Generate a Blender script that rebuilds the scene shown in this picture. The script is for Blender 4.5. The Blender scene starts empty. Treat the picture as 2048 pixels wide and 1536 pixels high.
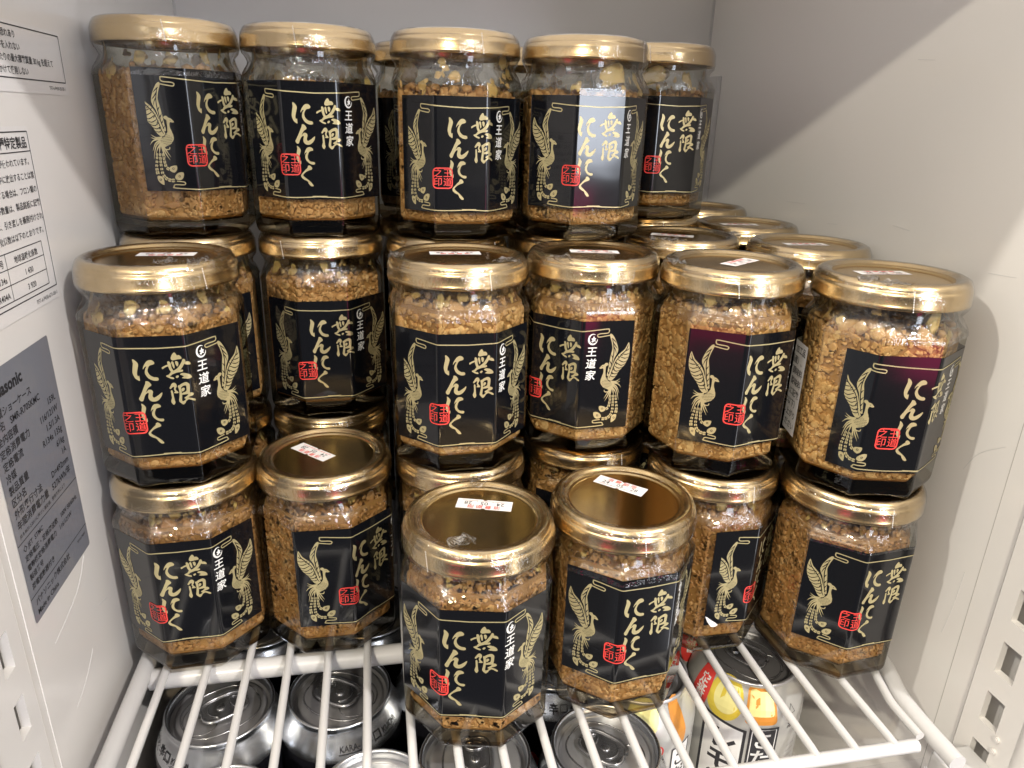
import bpy, bmesh, math, random
import numpy as np
from mathutils import Vector, Matrix, noise
S = 0.001                      # everything below is laid out in millimetres
R = math.radians
SC = bpy.context.scene
COL = SC.collection

# ------------------------------------------------------------------ camera
cam_d = bpy.data.cameras.new('camera'); cam = bpy.data.objects.new('camera', cam_d); COL.objects.link(cam)
PITCH, YAW, ROLL = 20.32, 11.2, 1.663
p, a, ro = R(PITCH), R(YAW), R(ROLL)
fwd = Vector((math.sin(a)*math.cos(p), math.cos(a)*math.cos(p), -math.sin(p)))
rt0 = Vector((math.cos(a), -math.sin(a), 0)); up0 = rt0.cross(fwd)
rt = rt0*math.cos(ro) + up0*math.sin(ro); up = up0*math.cos(ro) - rt0*math.sin(ro)
cam.matrix_world = Matrix.Translation((0, 0, 0.2597)) @ Matrix((rt, up, -fwd)).transposed().to_4x4()
cam_d.sensor_width = 36; cam_d.lens = 1426.2/2048*36; cam_d.clip_start = 0.01; cam_d.clip_end = 60
SC.camera = cam

# ------------------------------------------------------------------ world: a dim shop round the open fridge
W = bpy.data.worlds.new('World'); SC.world = W; W.use_nodes = True
nt = W.node_tree; nt.nodes.clear()
def wn(t, **k):
    n = nt.nodes.new(t)
    for q, v in k.items(): setattr(n, q, v)
    return n
tc = wn('ShaderNodeTexCoord'); sep = wn('ShaderNodeSeparateXYZ'); nt.links.new(tc.outputs['Generated'], sep.inputs[0])
def wm(op, x, y=None, z=None):
    n = wn('ShaderNodeMath', operation=op)
    for i, v in enumerate((x, y, z)):
        if v is None: continue
        if isinstance(v, (int, float)): n.inputs[i].default_value = v
        else: nt.links.new(v, n.inputs[i])
    return n.outputs[0]
AZ = wm('MULTIPLY', wm('ARCTAN2', sep.outputs[0], wm('MULTIPLY', sep.outputs[1], -1.0)), 57.2958)
EL = wm('MULTIPLY', wm('ARCSINE', sep.outputs[2]), 57.2958)
def band(v, lo, hi, soft):
    return wm('MULTIPLY', wm('SMOOTH_MIN', 1.0, wm('MAXIMUM', wm('DIVIDE', wm('SUBTRACT', v, lo), soft), 0.0), 0.05),
              wm('SMOOTH_MIN', 1.0, wm('MAXIMUM', wm('DIVIDE', wm('SUBTRACT', hi, v), soft), 0.0), 0.05))
acc = None
def lit(col, fac):
    global acc
    n = wn('ShaderNodeMix', data_type='RGBA', blend_type='MIX'); n.clamp_factor = True
    if acc is None: n.inputs[6].default_value = (0, 0, 0, 1)
    else: nt.links.new(acc, n.inputs[6])
    n.inputs[7].default_value = (*col, 1); nt.links.new(fac, n.inputs[0]); acc = n.outputs[2]
lit((0.60, 0.56, 0.525), wm('MULTIPLY', wm('MAXIMUM', wm('MULTIPLY_ADD', EL, 1/50, 0.5), 0.12), 1.0))
wnz = wn('ShaderNodeTexNoise'); wnz.inputs['Scale'].default_value = 5.0; nt.links.new(tc.outputs['Generated'], wnz.inputs['Vector'])
lit((0.06, 0.055, 0.055), wm('MULTIPLY', wm('GREATER_THAN', wnz.outputs[0], 0.52), 0.55))
lit((0.045, 0.045, 0.05), wm('MULTIPLY', band(AZ, -34, 6, 6), band(EL, -85, 16, 6)))          # somebody dark standing before it
lit((0.22, 0.225, 0.24), wm('MULTIPLY', band(AZ, -120, -52, 8), band(EL, -60, 30, 8)))
lit((7.5, 8.0, 9.0), wm('MULTIPLY', band(AZ, 15, 25, 2), band(EL, -4, 20, 2)))                # shop window
lit((1.7, 0.12, 0.45), wm('MULTIPLY', band(AZ, 14, 22, 2), band(EL, -17, -4, 1.5)))
lit((0.9, 0.06, 0.20), wm('MULTIPLY', band(AZ, -47, -31, 3), band(EL, -17, -8, 1.5)))
lit((3.4, 3.4, 3.6), wm('MULTIPLY', band(AZ, 40, 46, 1.5), band(EL, -42, 10, 3)))             # bright strip added for thin glints on the jar edges
lit((3.2, 2.8, 2.3), wm('MULTIPLY', band(AZ, -70, -25, 6), band(EL, 34, 52, 4)))              # ceiling lamps
lit((3.2, 2.8, 2.3), wm('MULTIPLY', band(AZ, 25, 75, 6), band(EL, 38, 56, 4)))
bgn = wn('ShaderNodeBackground'); nt.links.new(acc, bgn.inputs[0]); bgn.inputs[1].default_value = 1.08
wo = wn('ShaderNodeOutputWorld'); nt.links.new(bgn.outputs[0], wo.inputs[0])

# ------------------------------------------------------------------ lamps: three small shop downlights
def lamp(name, loc, power, col, rad):
    d = bpy.data.lights.new(name, 'POINT'); d.energy = power; d.color = col; d.shadow_soft_size = rad*S
    o = bpy.data.objects.new(name, d); o.location = Vector(loc)*S; COL.objects.link(o)
lamp('downlight', (-400, -900, 903), 31, (1.0, 0.915, 0.74), 20)
lamp('downlight', (600, -500, 1010), 29, (1.0, 0.95, 0.92), 20)
lamp('downlight', (-469, 74, 790), 9.5, (1.0, 0.94, 0.83), 12)

d = bpy.data.lights.new('added_fill_light', 'AREA'); d.shape = 'RECTANGLE'; d.size = .34; d.size_y = .05; d.energy = 0.20; d.color = (1.0, 0.95, 0.93)  # added area fill above the upper board to brighten the back
o = bpy.data.objects.new('added_fill_light', d); o.location = (.071, .40, .536); COL.objects.link(o)
SC.view_settings.view_transform = 'Standard'; SC.view_settings.look = 'None'
SC.view_settings.exposure = 0.78; SC.view_settings.gamma = 1.0; SC.view_settings.use_curve_mapping = False
SC.render.engine = 'CYCLES'
SC.cycles.transparent_max_bounces = 32; SC.cycles.max_bounces = 10; SC.cycles.glossy_bounces = 5
SC.cycles.sample_clamp_indirect = 4.0; SC.cycles.use_denoising = True
SC.cycles.caustics_reflective = False; SC.cycles.caustics_refractive = False

# ------------------------------------------------------------------ materials
def mat(name, col, rough=0.5, metal=0.0, **k):
    m = bpy.data.materials.new(name); m.use_nodes = True
    b = m.node_tree.nodes['Principled BSDF']
    b.inputs['Base Color'].default_value = (*col, 1); b.inputs['Roughness'].default_value = rough; b.inputs['Metallic'].default_value = metal
    for q, v in k.items(): b.inputs[q.replace('_', ' ')].default_value = v
    return m
def bump(m, scale, strength, dist=0.001, detail=3.0, stretch=None, coords='Object', coat=False):
    t = m.node_tree; b = t.nodes['Principled BSDF']
    tc = t.nodes.new('ShaderNodeTexCoord'); n = t.nodes.new('ShaderNodeTexNoise'); n.inputs['Scale'].default_value = scale; n.inputs['Detail'].default_value = detail
    src = tc.outputs[coords]
    if stretch:
        mp = t.nodes.new('ShaderNodeMapping'); mp.inputs['Scale'].default_value = stretch; t.links.new(src, mp.inputs[0]); src = mp.outputs[0]
    t.links.new(src, n.inputs['Vector'])
    bp = t.nodes.new('ShaderNodeBump'); bp.inputs['Strength'].default_value = strength; bp.inputs['Distance'].default_value = dist
    t.links.new(n.outputs[0], bp.inputs['Height']); t.links.new(bp.outputs[0], b.inputs['Normal'])
    if coat: t.links.new(bp.outputs[0], b.inputs['Coat Normal'])
    return n
def clear(name, face_col, edge_col, rough, f0, strength=0.0, scale=200.0, tint_pow=3.0, gain=1.0):
    """thin clear sheet: tinted see-through with a Fresnel gloss, same from both sides"""
    m = bpy.data.materials.new(name); m.use_nodes = True; t = m.node_tree; t.nodes.clear()
    out = t.nodes.new('ShaderNodeOutputMaterial'); mix = t.nodes.new('ShaderNodeMixShader')
    tr = t.nodes.new('ShaderNodeBsdfTransparent'); gl = t.nodes.new('ShaderNodeBsdfGlossy'); gl.inputs['Roughness'].default_value = rough
    lw = t.nodes.new('ShaderNodeLayerWeight'); lw.inputs['Blend'].default_value = 0.5
    def mth(op, x, y):
        n = t.nodes.new('ShaderNodeMath'); n.operation = op; n.use_clamp = True
        for i, v in enumerate((x, y)):
            if isinstance(v, (int, float)): n.inputs[i].default_value = v
            else: t.links.new(v, n.inputs[i])
        return n.outputs[0]
    f = lw.outputs['Facing']
    fr = mth('MULTIPLY', mth('ADD', mth('MULTIPLY', mth('POWER', f, 5.0), 1-f0), f0), gain)
    cm = t.nodes.new('ShaderNodeMix'); cm.data_type = 'RGBA'
    cm.inputs[6].default_value = (*face_col, 1); cm.inputs[7].default_value = (*edge_col, 1)
    t.links.new(mth('POWER', f, tint_pow), cm.inputs[0]); t.links.new(cm.outputs[2], tr.inputs[0])
    t.links.new(fr, mix.inputs[0]); t.links.new(tr.outputs[0], mix.inputs[1]); t.links.new(gl.outputs[0], mix.inputs[2])
    if strength:
        tcn = t.nodes.new('ShaderNodeTexCoord'); n = t.nodes.new('ShaderNodeTexNoise'); n.inputs['Scale'].default_value = scale; n.inputs['Detail'].default_value = 4
        t.links.new(tcn.outputs['Object'], n.inputs['Vector'])
        bp = t.nodes.new('ShaderNodeBump'); bp.inputs['Strength'].default_value = strength; bp.inputs['Distance'].default_value = 0.002
        t.links.new(n.outputs[0], bp.inputs['Height']); t.links.new(bp.outputs[0], gl.inputs['Normal'])
    t.links.new(mix.outputs[0], out.inputs[0]); return m

M = {}
M['wall'] = mat('white enamelled steel', (0.74, 0.72, 0.69), 0.30, Coat_Weight=0.25, Coat_Roughness=0.06)
bump(M['wall'], 14, 0.10, 0.004, 4, coat=True)
M['back'] = mat('white back panel', (0.66, 0.65, 0.64), 0.30, Coat_Weight=0.25, Coat_Roughness=0.08)
bump(M['back'], 10, 0.06, 0.004, coat=True)
M['wire'] = mat('white plastic coated wire', (0.57, 0.565, 0.56), 0.34, Coat_Weight=0.15, Coat_Roughness=0.1)
bump(M['wire'], 160, 0.08, 0.001)
M['glass'] = clear('jar glass', (0.86, 0.86, 0.81), (0.20, 0.22, 0.17), 0.015, 0.055, 0.05, 60, 3.5)
M['glassbase'] = clear('thick jar base glass', (0.60, 0.50, 0.36), (0.10, 0.085, 0.06), 0.02, 0.06, 0.1, 70, 2.2)
M['film'] = clear('shrink film', (0.97, 0.97, 0.965), (0.72, 0.72, 0.70), 0.05, 0.07, 1.0, 130, 5.0, 1.35)
M['flap'] = clear('crumpled film', (0.93, 0.93, 0.93), (0.6, 0.6, 0.6), 0.10, 0.30, 0.9, 500, 3.0)
M['rail'] = clear('clear price rail', (0.93, 0.93, 0.93), (0.7, 0.7, 0.7), 0.06, 0.09, 0.2, 80, 3.0)
M['gold'] = mat('gold lacquered tin', (0.62, 0.47, 0.26), 0.25, 1.0); bump(M['gold'], 90, 0.05, 0.001)
M['goldtop'] = mat('gold lacquered lid top', (0.64, 0.44, 0.19), 0.19, 1.0); bump(M['goldtop'], 35, 0.05, 0.0015)
M['label'] = mat('black label film', (0.0048, 0.0052, 0.0068), 0.10, 0.0, Specular_IOR_Level=0.4, Coat_Weight=0.3, Coat_Roughness=0.02)
bump(M['label'], 28, 0.16, 0.0012, 2, coat=True)
M['foil'] = mat('pale gold foil', (0.54, 0.47, 0.255), 0.36, 0.5)
M['whiteink'] = mat('white ink', (0.78, 0.78, 0.75), 0.5)
M['redink'] = mat('red ink', (0.72, 0.055, 0.045), 0.45)
M['blackink'] = mat('black ink', (0.02, 0.02, 0.024), 0.55)
M['paper'] = mat('white paper', (0.82, 0.80, 0.79), 0.6)
M['stickred'] = mat('red stamp ink', (0.72, 0.13, 0.10), 0.6)
M['plate'] = mat('grey rating plate', (0.23, 0.24, 0.275), 0.34, 0.15, Coat_Weight=0.5, Coat_Roughness=0.08); bump(M['plate'], 30, 0.1, 0.002, coat=True)
M['notice'] = mat('white notice film', (0.76, 0.745, 0.73), 0.3, Coat_Weight=0.3)
M['alu'] = mat('brushed aluminium', (0.70, 0.72, 0.75), 0.26, 1.0); bump(M['alu'], 220, 0.04, 0.0006)
M['alulid'] = mat('can end aluminium', (0.64, 0.64, 0.65), 0.36, 0.8); bump(M['alulid'], 120, 0.05, 0.0006)
M['blacklid'] = mat('charcoal can end', (0.235, 0.23, 0.235), 0.38, 0.6)
M['tab'] = mat('pull tab metal', (0.40, 0.40, 0.41), 0.25, 0.9)
M['blackcan'] = mat('black can paint', (0.008, 0.008, 0.011), 0.22)
M['whitecan'] = mat('pearl white can paint', (0.50, 0.495, 0.46), 0.35, 0.35)
M['yellow'] = mat('lemon yellow print', (0.70, 0.55, 0.06), 0.35, 0.25)
M['paleyellow'] = mat('pale lemon print', (0.80, 0.74, 0.30), 0.35, 0.25)
M['orange'] = mat('orange print', (0.72, 0.30, 0.05), 0.35, 0.25)
m = M['milky'] = bpy.data.materials.new('milky translucent board'); m.use_nodes = True; t = m.node_tree; t.nodes.clear()
o1 = t.nodes.new('ShaderNodeOutputMaterial'); x1 = t.nodes.new('ShaderNodeMixShader'); x1.inputs[0].default_value = .62
d1 = t.nodes.new('ShaderNodeBsdfDiffuse'); d1.inputs[0].default_value = (.85, .84, .83, 1); t1_ = t.nodes.new('ShaderNodeBsdfTranslucent'); t1_.inputs[0].default_value = (.93, .92, .92, 1)
t.links.new(d1.outputs[0], x1.inputs[1]); t.links.new(t1_.outputs[0], x1.inputs[2]); t.links.new(x1.outputs[0], o1.inputs[0])
M['steel'] = mat('screw steel', (0.45, 0.45, 0.45), 0.3, 1.0)
M['seam'] = mat('panel joint', (0.42, 0.40, 0.38), 0.6)

# chopped garlic: every chunk its own tone, the jar tone from the object colour
m = M['garlic'] = mat('chopped garlic in oil', (0.4, 0.25, 0.1), 0.5, Specular_IOR_Level=0.25)
t = m.node_tree; b = t.nodes['Principled BSDF']
geo = t.nodes.new('ShaderNodeNewGeometry'); ramp = t.nodes.new('ShaderNodeValToRGB'); oi = t.nodes.new('ShaderNodeObjectInfo')
for i, (q, c) in enumerate(((0, (0.37, 0.195, 0.064)), (0.3, (0.42, 0.23, 0.08)), (0.7, (0.47, 0.272, 0.103)), (1, (0.57, 0.365, 0.155)))):
    e = ramp.color_ramp.elements[i] if i < 2 else ramp.color_ramp.elements.new(q)
    e.position = q; e.color = (*c, 1)
ramp.color_ramp.elements[1].position = 0.3
nz = t.nodes.new('ShaderNodeTexNoise'); nz.inputs['Scale'].default_value = 520; nz.inputs['Detail'].default_value = 3
tcn = t.nodes.new('ShaderNodeTexCoord'); t.links.new(tcn.outputs['Object'], nz.inputs['Vector'])
add = t.nodes.new('ShaderNodeMath'); add.operation = 'MULTIPLY_ADD'; add.inputs[1].default_value = 0.7; add.inputs[2].default_value = -0.32; t.links.new(nz.outputs[0], add.inputs[0])
ad2 = t.nodes.new('ShaderNodeMath'); ad2.operation = 'ADD'; t.links.new(add.outputs[0], ad2.inputs[0]); t.links.new(geo.outputs['Random Per Island'], ad2.inputs[1])
t.links.new(ad2.outputs[0], ramp.inputs[0])
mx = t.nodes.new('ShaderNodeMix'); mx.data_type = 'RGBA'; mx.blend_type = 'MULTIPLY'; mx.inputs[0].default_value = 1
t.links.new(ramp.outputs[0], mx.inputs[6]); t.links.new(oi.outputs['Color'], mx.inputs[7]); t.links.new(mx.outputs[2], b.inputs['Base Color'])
b.inputs['Subsurface Weight'].default_value = 0.0; b.inputs['Subsurface Scale'].default_value = 0.003; b.inputs['Subsurface Radius'].default_value = (1, .5, .25)
bp = t.nodes.new('ShaderNodeBump'); bp.inputs['Strength'].default_value = 0.25; bp.inputs['Distance'].default_value = 0.0005; t.links.new(nz.outputs[0], bp.inputs['Height']); t.links.new(bp.outputs[0], b.inputs['Normal'])
M['flake'] = mat('yellow garlic flake', (0.70, 0.46, 0.16), 0.35, Subsurface_Weight=0.2, Subsurface_Scale=0.001)
M['oil'] = mat('dark garlic oil', (0.37, 0.195, 0.064), 0.4)

# ------------------------------------------------------------------ mesh helpers (mm in, metres out)
class MB:
    def __init__(s): s.v = []; s.f = []; s.m = []; s.sm = []
    def add(s, vs, fs, mi=0, smooth=True):
        o = len(s.v); s.v += [tuple(q) for q in vs]; s.f += [tuple(i+o for i in f) for f in fs]
        s.m += [mi]*len(fs); s.sm += [smooth]*len(fs)
    def box(s, x0, x1, y0, y1, z0, z1, mi=0):
        s.add([(x0,y0,z0),(x1,y0,z0),(x1,y1,z0),(x0,y1,z0),(x0,y0,z1),(x1,y0,z1),(x1,y1,z1),(x0,y1,z1)],
              [(0,3,2,1),(4,5,6,7),(0,1,5,4),(1,2,6,5),(2,3,7,6),(3,0,4,7)], mi, False)
    def tube(s, pts, r, n=12, mi=0, cap=True, radii=None):
        P = [Vector(q) for q in pts]; rings = []; ref = None
        for i, q in enumerate(P):
            d = (P[min(i+1, len(P)-1)] - P[max(i-1, 0)]).normalized()
            if ref is None: ref = d.cross(Vector((0, 0, 1))) if abs(d.z) < .9 else d.cross(Vector((1, 0, 0)))
            u = (ref - d*ref.dot(d)).normalized(); w = d.cross(u); rr = radii[i] if radii else r
            rings.append([q + (u*math.cos(2*math.pi*k/n) + w*math.sin(2*math.pi*k/n))*rr for k in range(n)])
        vs = [v for g in rings for v in g]
        fs = [(i*n+k, i*n+(k+1) % n, (i+1)*n+(k+1) % n, (i+1)*n+k) for i in range(len(P)-1) for k in range(n)]
        s.add(vs, fs, mi)
        if cap: s.add(rings[0], [tuple(range(n))[::-1]], mi, False); s.add(rings[-1], [tuple(range(n))], mi, False)
    def rings(s, rings, mi=0, close=True, cap0=False, cap1=False):
        n = len(rings[0]); vs = [v for g in rings for v in g]
        fs = [(i*n+k, i*n+(k+1) % n, (i+1)*n+(k+1) % n, (i+1)*n+k) for i in range(len(rings)-1) for k in range(n if close else n-1)]
        mis = mi if isinstance(mi, list) else None
        o = len(s.v); s.v += [tuple(q) for q in vs]; s.f += [tuple(i+o for i in f) for f in fs]; s.sm += [True]*len(fs)
        nn = n if close else n-1
        s.m += [mis[i//nn] for i in range(len(fs))] if mis else [mi]*len(fs)
        if cap0: s.add(rings[0], [tuple(range(n))[::-1]], mis[0] if mis else mi)
        if cap1: s.add(rings[-1], [tuple(range(n))], mis[-1] if mis else mi)
    def lathe(s, prof, n=64, mi=0):
        s.rings([[(max(r, .01)*math.cos(2*math.pi*k/n), max(r, .01)*math.sin(2*math.pi*k/n), z) for k in range(n)] for r, z in prof], mi)
    def mesh(s, name, mats):
        me = bpy.data.meshes.new(name); me.from_pydata([(x*S, y*S, z*S) for x, y, z in s.v], [], s.f)
        for q in mats: me.materials.append(M[q])
        me.polygons.foreach_set('material_index', s.m); me.polygons.foreach_set('use_smooth', s.sm); me.update(); return me
def link(name, me, parent=None, loc=None, rotz=0):
    o = bpy.data.objects.new(name, me); COL.objects.link(o)
    if parent: o.parent = parent
    if loc: o.location = Vector(loc)*S
    o.rotation_euler.z = rotz; return o
def part(name, mb, mats, parent=None, loc=None, rotz=0, bevel=0):
    o = link(name, mb.mesh(name, mats), parent, loc, rotz)
    if bevel:
        md = o.modifiers.new('bevel', 'BEVEL'); md.width = bevel*S; md.segments = 3; md.limit_method = 'ANGLE'
    return o
def thing(name, label, cat, loc=(0, 0, 0), rotz=0, group=None):
    o = bpy.data.objects.new(name, None); COL.objects.link(o); o.empty_display_size = .02
    o.location = Vector(loc)*S; o.rotation_euler.z = rotz; o['label'] = label; o['category'] = cat
    if group: o['group'] = group
    return o
def catmull(pts, closed, sub=3):
    n = len(pts); out = []
    rng = range(n if closed else n-1)
    for i in rng:
        g = lambda k: pts[k % n] if closed else pts[min(max(k, 0), n-1)]
        p0, p1, p2, p3 = g(i-1), g(i), g(i+1), g(i+2)
        for j in range(sub):
            q = j/sub
            out.append(tuple(.5*((2*p1[c]) + (-p0[c]+p2[c])*q + (2*p0[c]-5*p1[c]+4*p2[c]-p3[c])*q*q + (-p0[c]+3*p1[c]-3*p2[c]+p3[c])*q**3) for c in range(len(p1))))
    if not closed: out.append(tuple(pts[-1]))
    return out

# flat artwork: polygons on a (t, z) sheet, later wrapped round whatever carries it
class Art:
    def __init__(s): s.p = []           # (verts2d, faces, material)
    def poly(s, pts, mi=0, smooth=True, sub=3):
        if smooth: pts = catmull(pts, True, sub)
        s.p.append(([tuple(q) for q in pts], [tuple(range(len(pts)))], mi))
    def stroke(s, pts, w, mi=0, smooth=True, sub=4):
        """w: one width or one per point"""
        ws = w if isinstance(w, (list, tuple)) else [w]*len(pts)
        P = [(q[0], q[1], k) for q, k in zip(pts, ws)]
        if smooth: P = catmull(P, False, sub)
        L, Rr = [], []
        for i, q in enumerate(P):
            x0, x1 = P[max(i-1, 0)], P[min(i+1, len(P)-1)]
            dx, dy = x1[0]-x0[0], x1[1]-x0[1]; l = math.hypot(dx, dy) or 1
            L.append((q[0]-dy/l*q[2]/2, q[1]+dx/l*q[2]/2)); Rr.append((q[0]+dy/l*q[2]/2, q[1]-dx/l*q[2]/2))
        n = len(P); s.p.append((L+Rr, [(i, i+1, n+i+1, n+i) for i in range(n-1)], mi))
    def text(s, body, size, x, y, mi=0, bold=0.0, shear=0.0, line=1.0, align='CENTER', sx=1.0, angle=0.0):
        c = bpy.data.curves.new('t', 'FONT'); c.body = body; c.size = 1; c.offset = bold; c.shear = shear; c.space_line = line; c.align_x = align; c.resolution_u = 2
        o = bpy.data.objects.new('t', c); COL.objects.link(o); dg = bpy.context.evaluated_depsgraph_get()
        me = bpy.data.meshes.new_from_object(o.evaluated_get(dg))
        ca, sa = math.cos(angle), math.sin(angle)
        vs = [(x + (v.co.x*sx*ca - v.co.y*sa)*size, y + (v.co.x*sx*sa + v.co.y*ca)*size) for v in me.vertices]
        s.p.append((vs, [tuple(f.vertices) for f in me.polygons], mi))
        bpy.data.objects.remove(o); bpy.data.curves.remove(c); bpy.data.meshes.remove(me)
    def copy_mapped(s, fn):
        r = Art(); r.p = [([fn(q) for q in v], f, m) for v, f, m in s.p]; return r
    def build(s, name, mats, fn, cuts=(), step=0.0015, base=0.0, zcuts=()):
        """fn(t, z, off) -> xyz in mm"""
        bm = bmesh.new(); lay = bm.verts.layers.float.new('off')
        for i, (vs, fs, mi) in enumerate(s.p):
            bv = [bm.verts.new((q[0], q[1], 0)) for q in vs]
            for v in bv: v[lay] = base + i*step
            for f in fs:
                try: bf = bm.faces.new([bv[k] for k in f]); bf.material_index = mi
                except ValueError: pass
        bm.normal_update()
        for f in bm.faces:
            if f.normal.z < 0: f.normal_flip()
        bmesh.ops.triangulate(bm, faces=[f for f in bm.faces if len(f.verts) > 4], ngon_method='EAR_CLIP')
        for c in cuts:
            bmesh.ops.bisect_plane(bm, geom=bm.verts[:]+bm.edges[:]+bm.faces[:], plane_co=(c, 0, 0), plane_no=(1, 0, 0), dist=1e-5)
        for c in zcuts:
            bmesh.ops.bisect_plane(bm, geom=bm.verts[:]+bm.edges[:]+bm.faces[:], plane_co=(0, c, 0), plane_no=(0, 1, 0), dist=1e-5)
        for v in bm.verts: v.co = Vector(fn(v.co.x, v.co.y, v[lay]))*S
        me = bpy.data.meshes.new(name); bm.to_mesh(me); bm.free()
        for q in mats: me.materials.append(M[q])
        return me

# ------------------------------------------------------------------ the fridge cabinet
XL, XR, YB, YF = -133.0, 275.0, 600.0, 197.0
fr = thing('display_fridge', 'white enamelled inside of the glass-door fridge that the jars stand in', 'fridge')
def holed(mb, x0, x1, ya, yb, yh0, yh1, z0, z1, holes):
    """upright strip with rectangular slots"""
    mb.box(x0, x1, ya, yh0, z0, z1); mb.box(x0, x1, yh1, yb, z0, z1); prev = z0
    for h0, h1 in holes:
        mb.box(x0, x1, yh0, yh1, prev, h0); prev = h1
    mb.box(x0, x1, yh0, yh1, prev, z1)
for sgn, X, name in ((-1, XL, 'l'), (1, XR, 'r')):
    mb = MB(); ys = 240 if sgn < 0 else 226
    xs = sorted((X, X + sgn*32)); mb.box(*xs, ys, YB+30, -172, 560)
    xs = sorted((X + sgn*9, X + sgn*32)); mb.box(*xs, YF-4, ys, -172, 560)
    wl = part('side_wall', mb, ['wall'], fr)
    mb = MB()
    if sgn < 0:
        holed(mb, X-1.2, X+2.2, 216, 237.5, 223.2, 230.4, -172, 560, [(61.2-15.5+27.6*k, 61.2+27.6*k) for k in range(-7, 17)])
        mb.box(X-9, X+2.2, 205, 216, -172, 560)
    else:
        holed(mb, X-2.2, X+1.2, 201.5, 224, 205.6, 215.4, -172, 560, [(44.6-16.6+28*k, 44.6+28*k) for k in range(-6, 17)])
        mb.box(X-2.2, X+9, 192, 201.5, -172, 560)
    pil = part('pilaster', mb, ['wall'], fr)
    if sgn > 0:
        for z in (0.5, 7.5):
            sc = MB(); sc.tube([(X-2.1, 203.9, z-9), (X-3.4, 203.9, z-9)], 1.5, 14); sc.tube([(X-3.3, 203.9, z-9), (X-3.7, 203.9, z-9)], .9, 6)
            part('screw', sc, ['wall'], pil)
        mb = MB(); mb.tube([(X+3, 191, -172), (X+3, 191, 560)], 7, 24); part('front_edge', mb, ['wall'], fr)
        mb = MB(); mb.tube([(X+.2, 238.6, -172), (X+.2, 238.6, 560)], .32, 8); part('panel_joint', mb, ['seam'], fr)
        mb = MB(); mb.box(252, 273, 199.5, 216, -35, -17.2); part('shelf_clip', mb, ['wire'], fr, bevel=1.2)
    else:
        mb = MB(); mb.tube([(X-3, 204, -172), (X-3, 204, 560)], 7, 24); part('front_edge', mb, ['wall'], fr)
        mb = MB(); mb.tube([(X-.1, 241.2, -172), (X-.1, 241.2, 560)], .5, 8); part('panel_joint', mb, ['wall'], fr)
        mb = MB(); mb.tube([(X-.1, 246.5, -172), (X-.1, 246.5, 560)], .35, 8); part('panel_joint', mb, ['wall'], fr)
mb = MB(); mb.box(XL, XR, YB, YB+30, -172, 560); part('back_panel', mb, ['back'], fr)
mb = MB(); mb.box(XL, XL+1.6, YB-1.2, YB-.01, -170, 560); part('corner_trim', mb, ['wire'], fr)
mb = MB(); mb.box(XR-1.6, XR, YB-1.2, YB-.01, -170, 560); part('corner_trim', mb, ['wire'], fr)
mb = MB(); mb.box(XL, XR, YF, YB, -172, -150); part('floor_panel', mb, ['wall'], fr)
mb = MB(); mb.box(XL, XR, YF, YB, 540, 560); part('ceiling_panel', mb, ['wall'], fr)
mb = MB(); mb.box(XR-4, XR-.01, 571, 590, 120, 297); st = part('support_strip', mb, ['wire'], fr, bevel=.8)
sc = MB(); sc.tube([(XR-3.9, 580, 289), (XR-7, 580, 289)], 2.6, 16); sc.tube([(XR-7, 580, 289), (XR-7.5, 580, 289)], 1.4, 6); part('screw', sc, ['steel'], st)

# stickers on the left wall: sheet coordinates (t = y, z)
def wallmap(t, z, off): return (XL + .25 + off, t, z)
def sheet(y0, y1, z0, z1, r):
    pts = []
    for cx, cy, a0 in ((y1-r, z1-r, 0), (y0+r, z1-r, 90), (y0+r, z0+r, 180), (y1-r, z0+r, 270)):
        pts += [(cx+r*math.cos(R(a0+q)), cy+r*math.sin(R(a0+q))) for q in (0, 30, 60, 90)]
    return pts
def frame(A, y0, y1, z0, z1, w, mi=0):
    for q in ([(y0, z0), (y1, z0)], [(y0, z1), (y1, z1)], [(y0, z0), (y0, z1)], [(y1, z0), (y1, z1)]): A.stroke(q, w, mi, False)
def sticker(name, label, sh, mat_, art):
    A = Art(); A.poly(sh, 0, False); o = link(name, A.build(name, [mat_], wallmap, base=0.0), fr); o['label'] = label
    link('print', art.build('print', ['blackink'], wallmap, base=0.12, step=.0005), o)
A = Art(); frame(A, 282, 376.3, 269.6, 288.4, .45)
for i, (q, ye, sz) in enumerate((('さわると、けがをする恐れあり', 334, 3.1), ('棚の手前に手を入れない', 336, 3.1), ('棚１段あたりの最大積載質量 30 kg を超えて', 366, 3.1), ('荷重をかけて使用しない', 340, 3.1))):
    A.text(q, sz, ye, 284.2-4.3*i, 0, .012, align='RIGHT')
A.text('TFT-6-P430-20-30-1', 2.1, 375, 266.3, 0, 0, align='RIGHT')
sticker('notice_sticker', 'white warning notice high on the left wall', sheet(281, 378.5, 264.5, 290, 1.5), 'notice', A)
A = Art(); frame(A, 226, 327.5, 189.3, 250.3, .45); A.stroke([(226, 243), (327.5, 243)], .4, 0, False)
A.text('第一種特定製品', 4.6, 325.5, 244.6, 0, .02, align='RIGHT')
for i, (q, ye) in enumerate((('フロン類が使われています。', 326), ('フロン類を大気中に放出することは禁', 326.5), ('じられています。廃棄する場合は、フロン類の', 326.5), ('回収が必要です。種類および数量は、製品銘板に記載', 327), ('この機器は、引き渡しを義務付けされ', 327), ('冷媒の地球温暖化係数は以下のとおりです。', 327))):
    A.text(q, 3.0, ye, 238.2-5.3*i, 0, .01, align='RIGHT')
frame(A, 262, 321, 191.3, 208.6, .35); A.stroke([(262, 203), (321, 203)], .3, 0, False); A.stroke([(262, 197.2), (321, 197.2)], .3, 0, False); A.stroke([(289.5, 191.3), (289.5, 208.6)], .3, 0, False)
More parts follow.
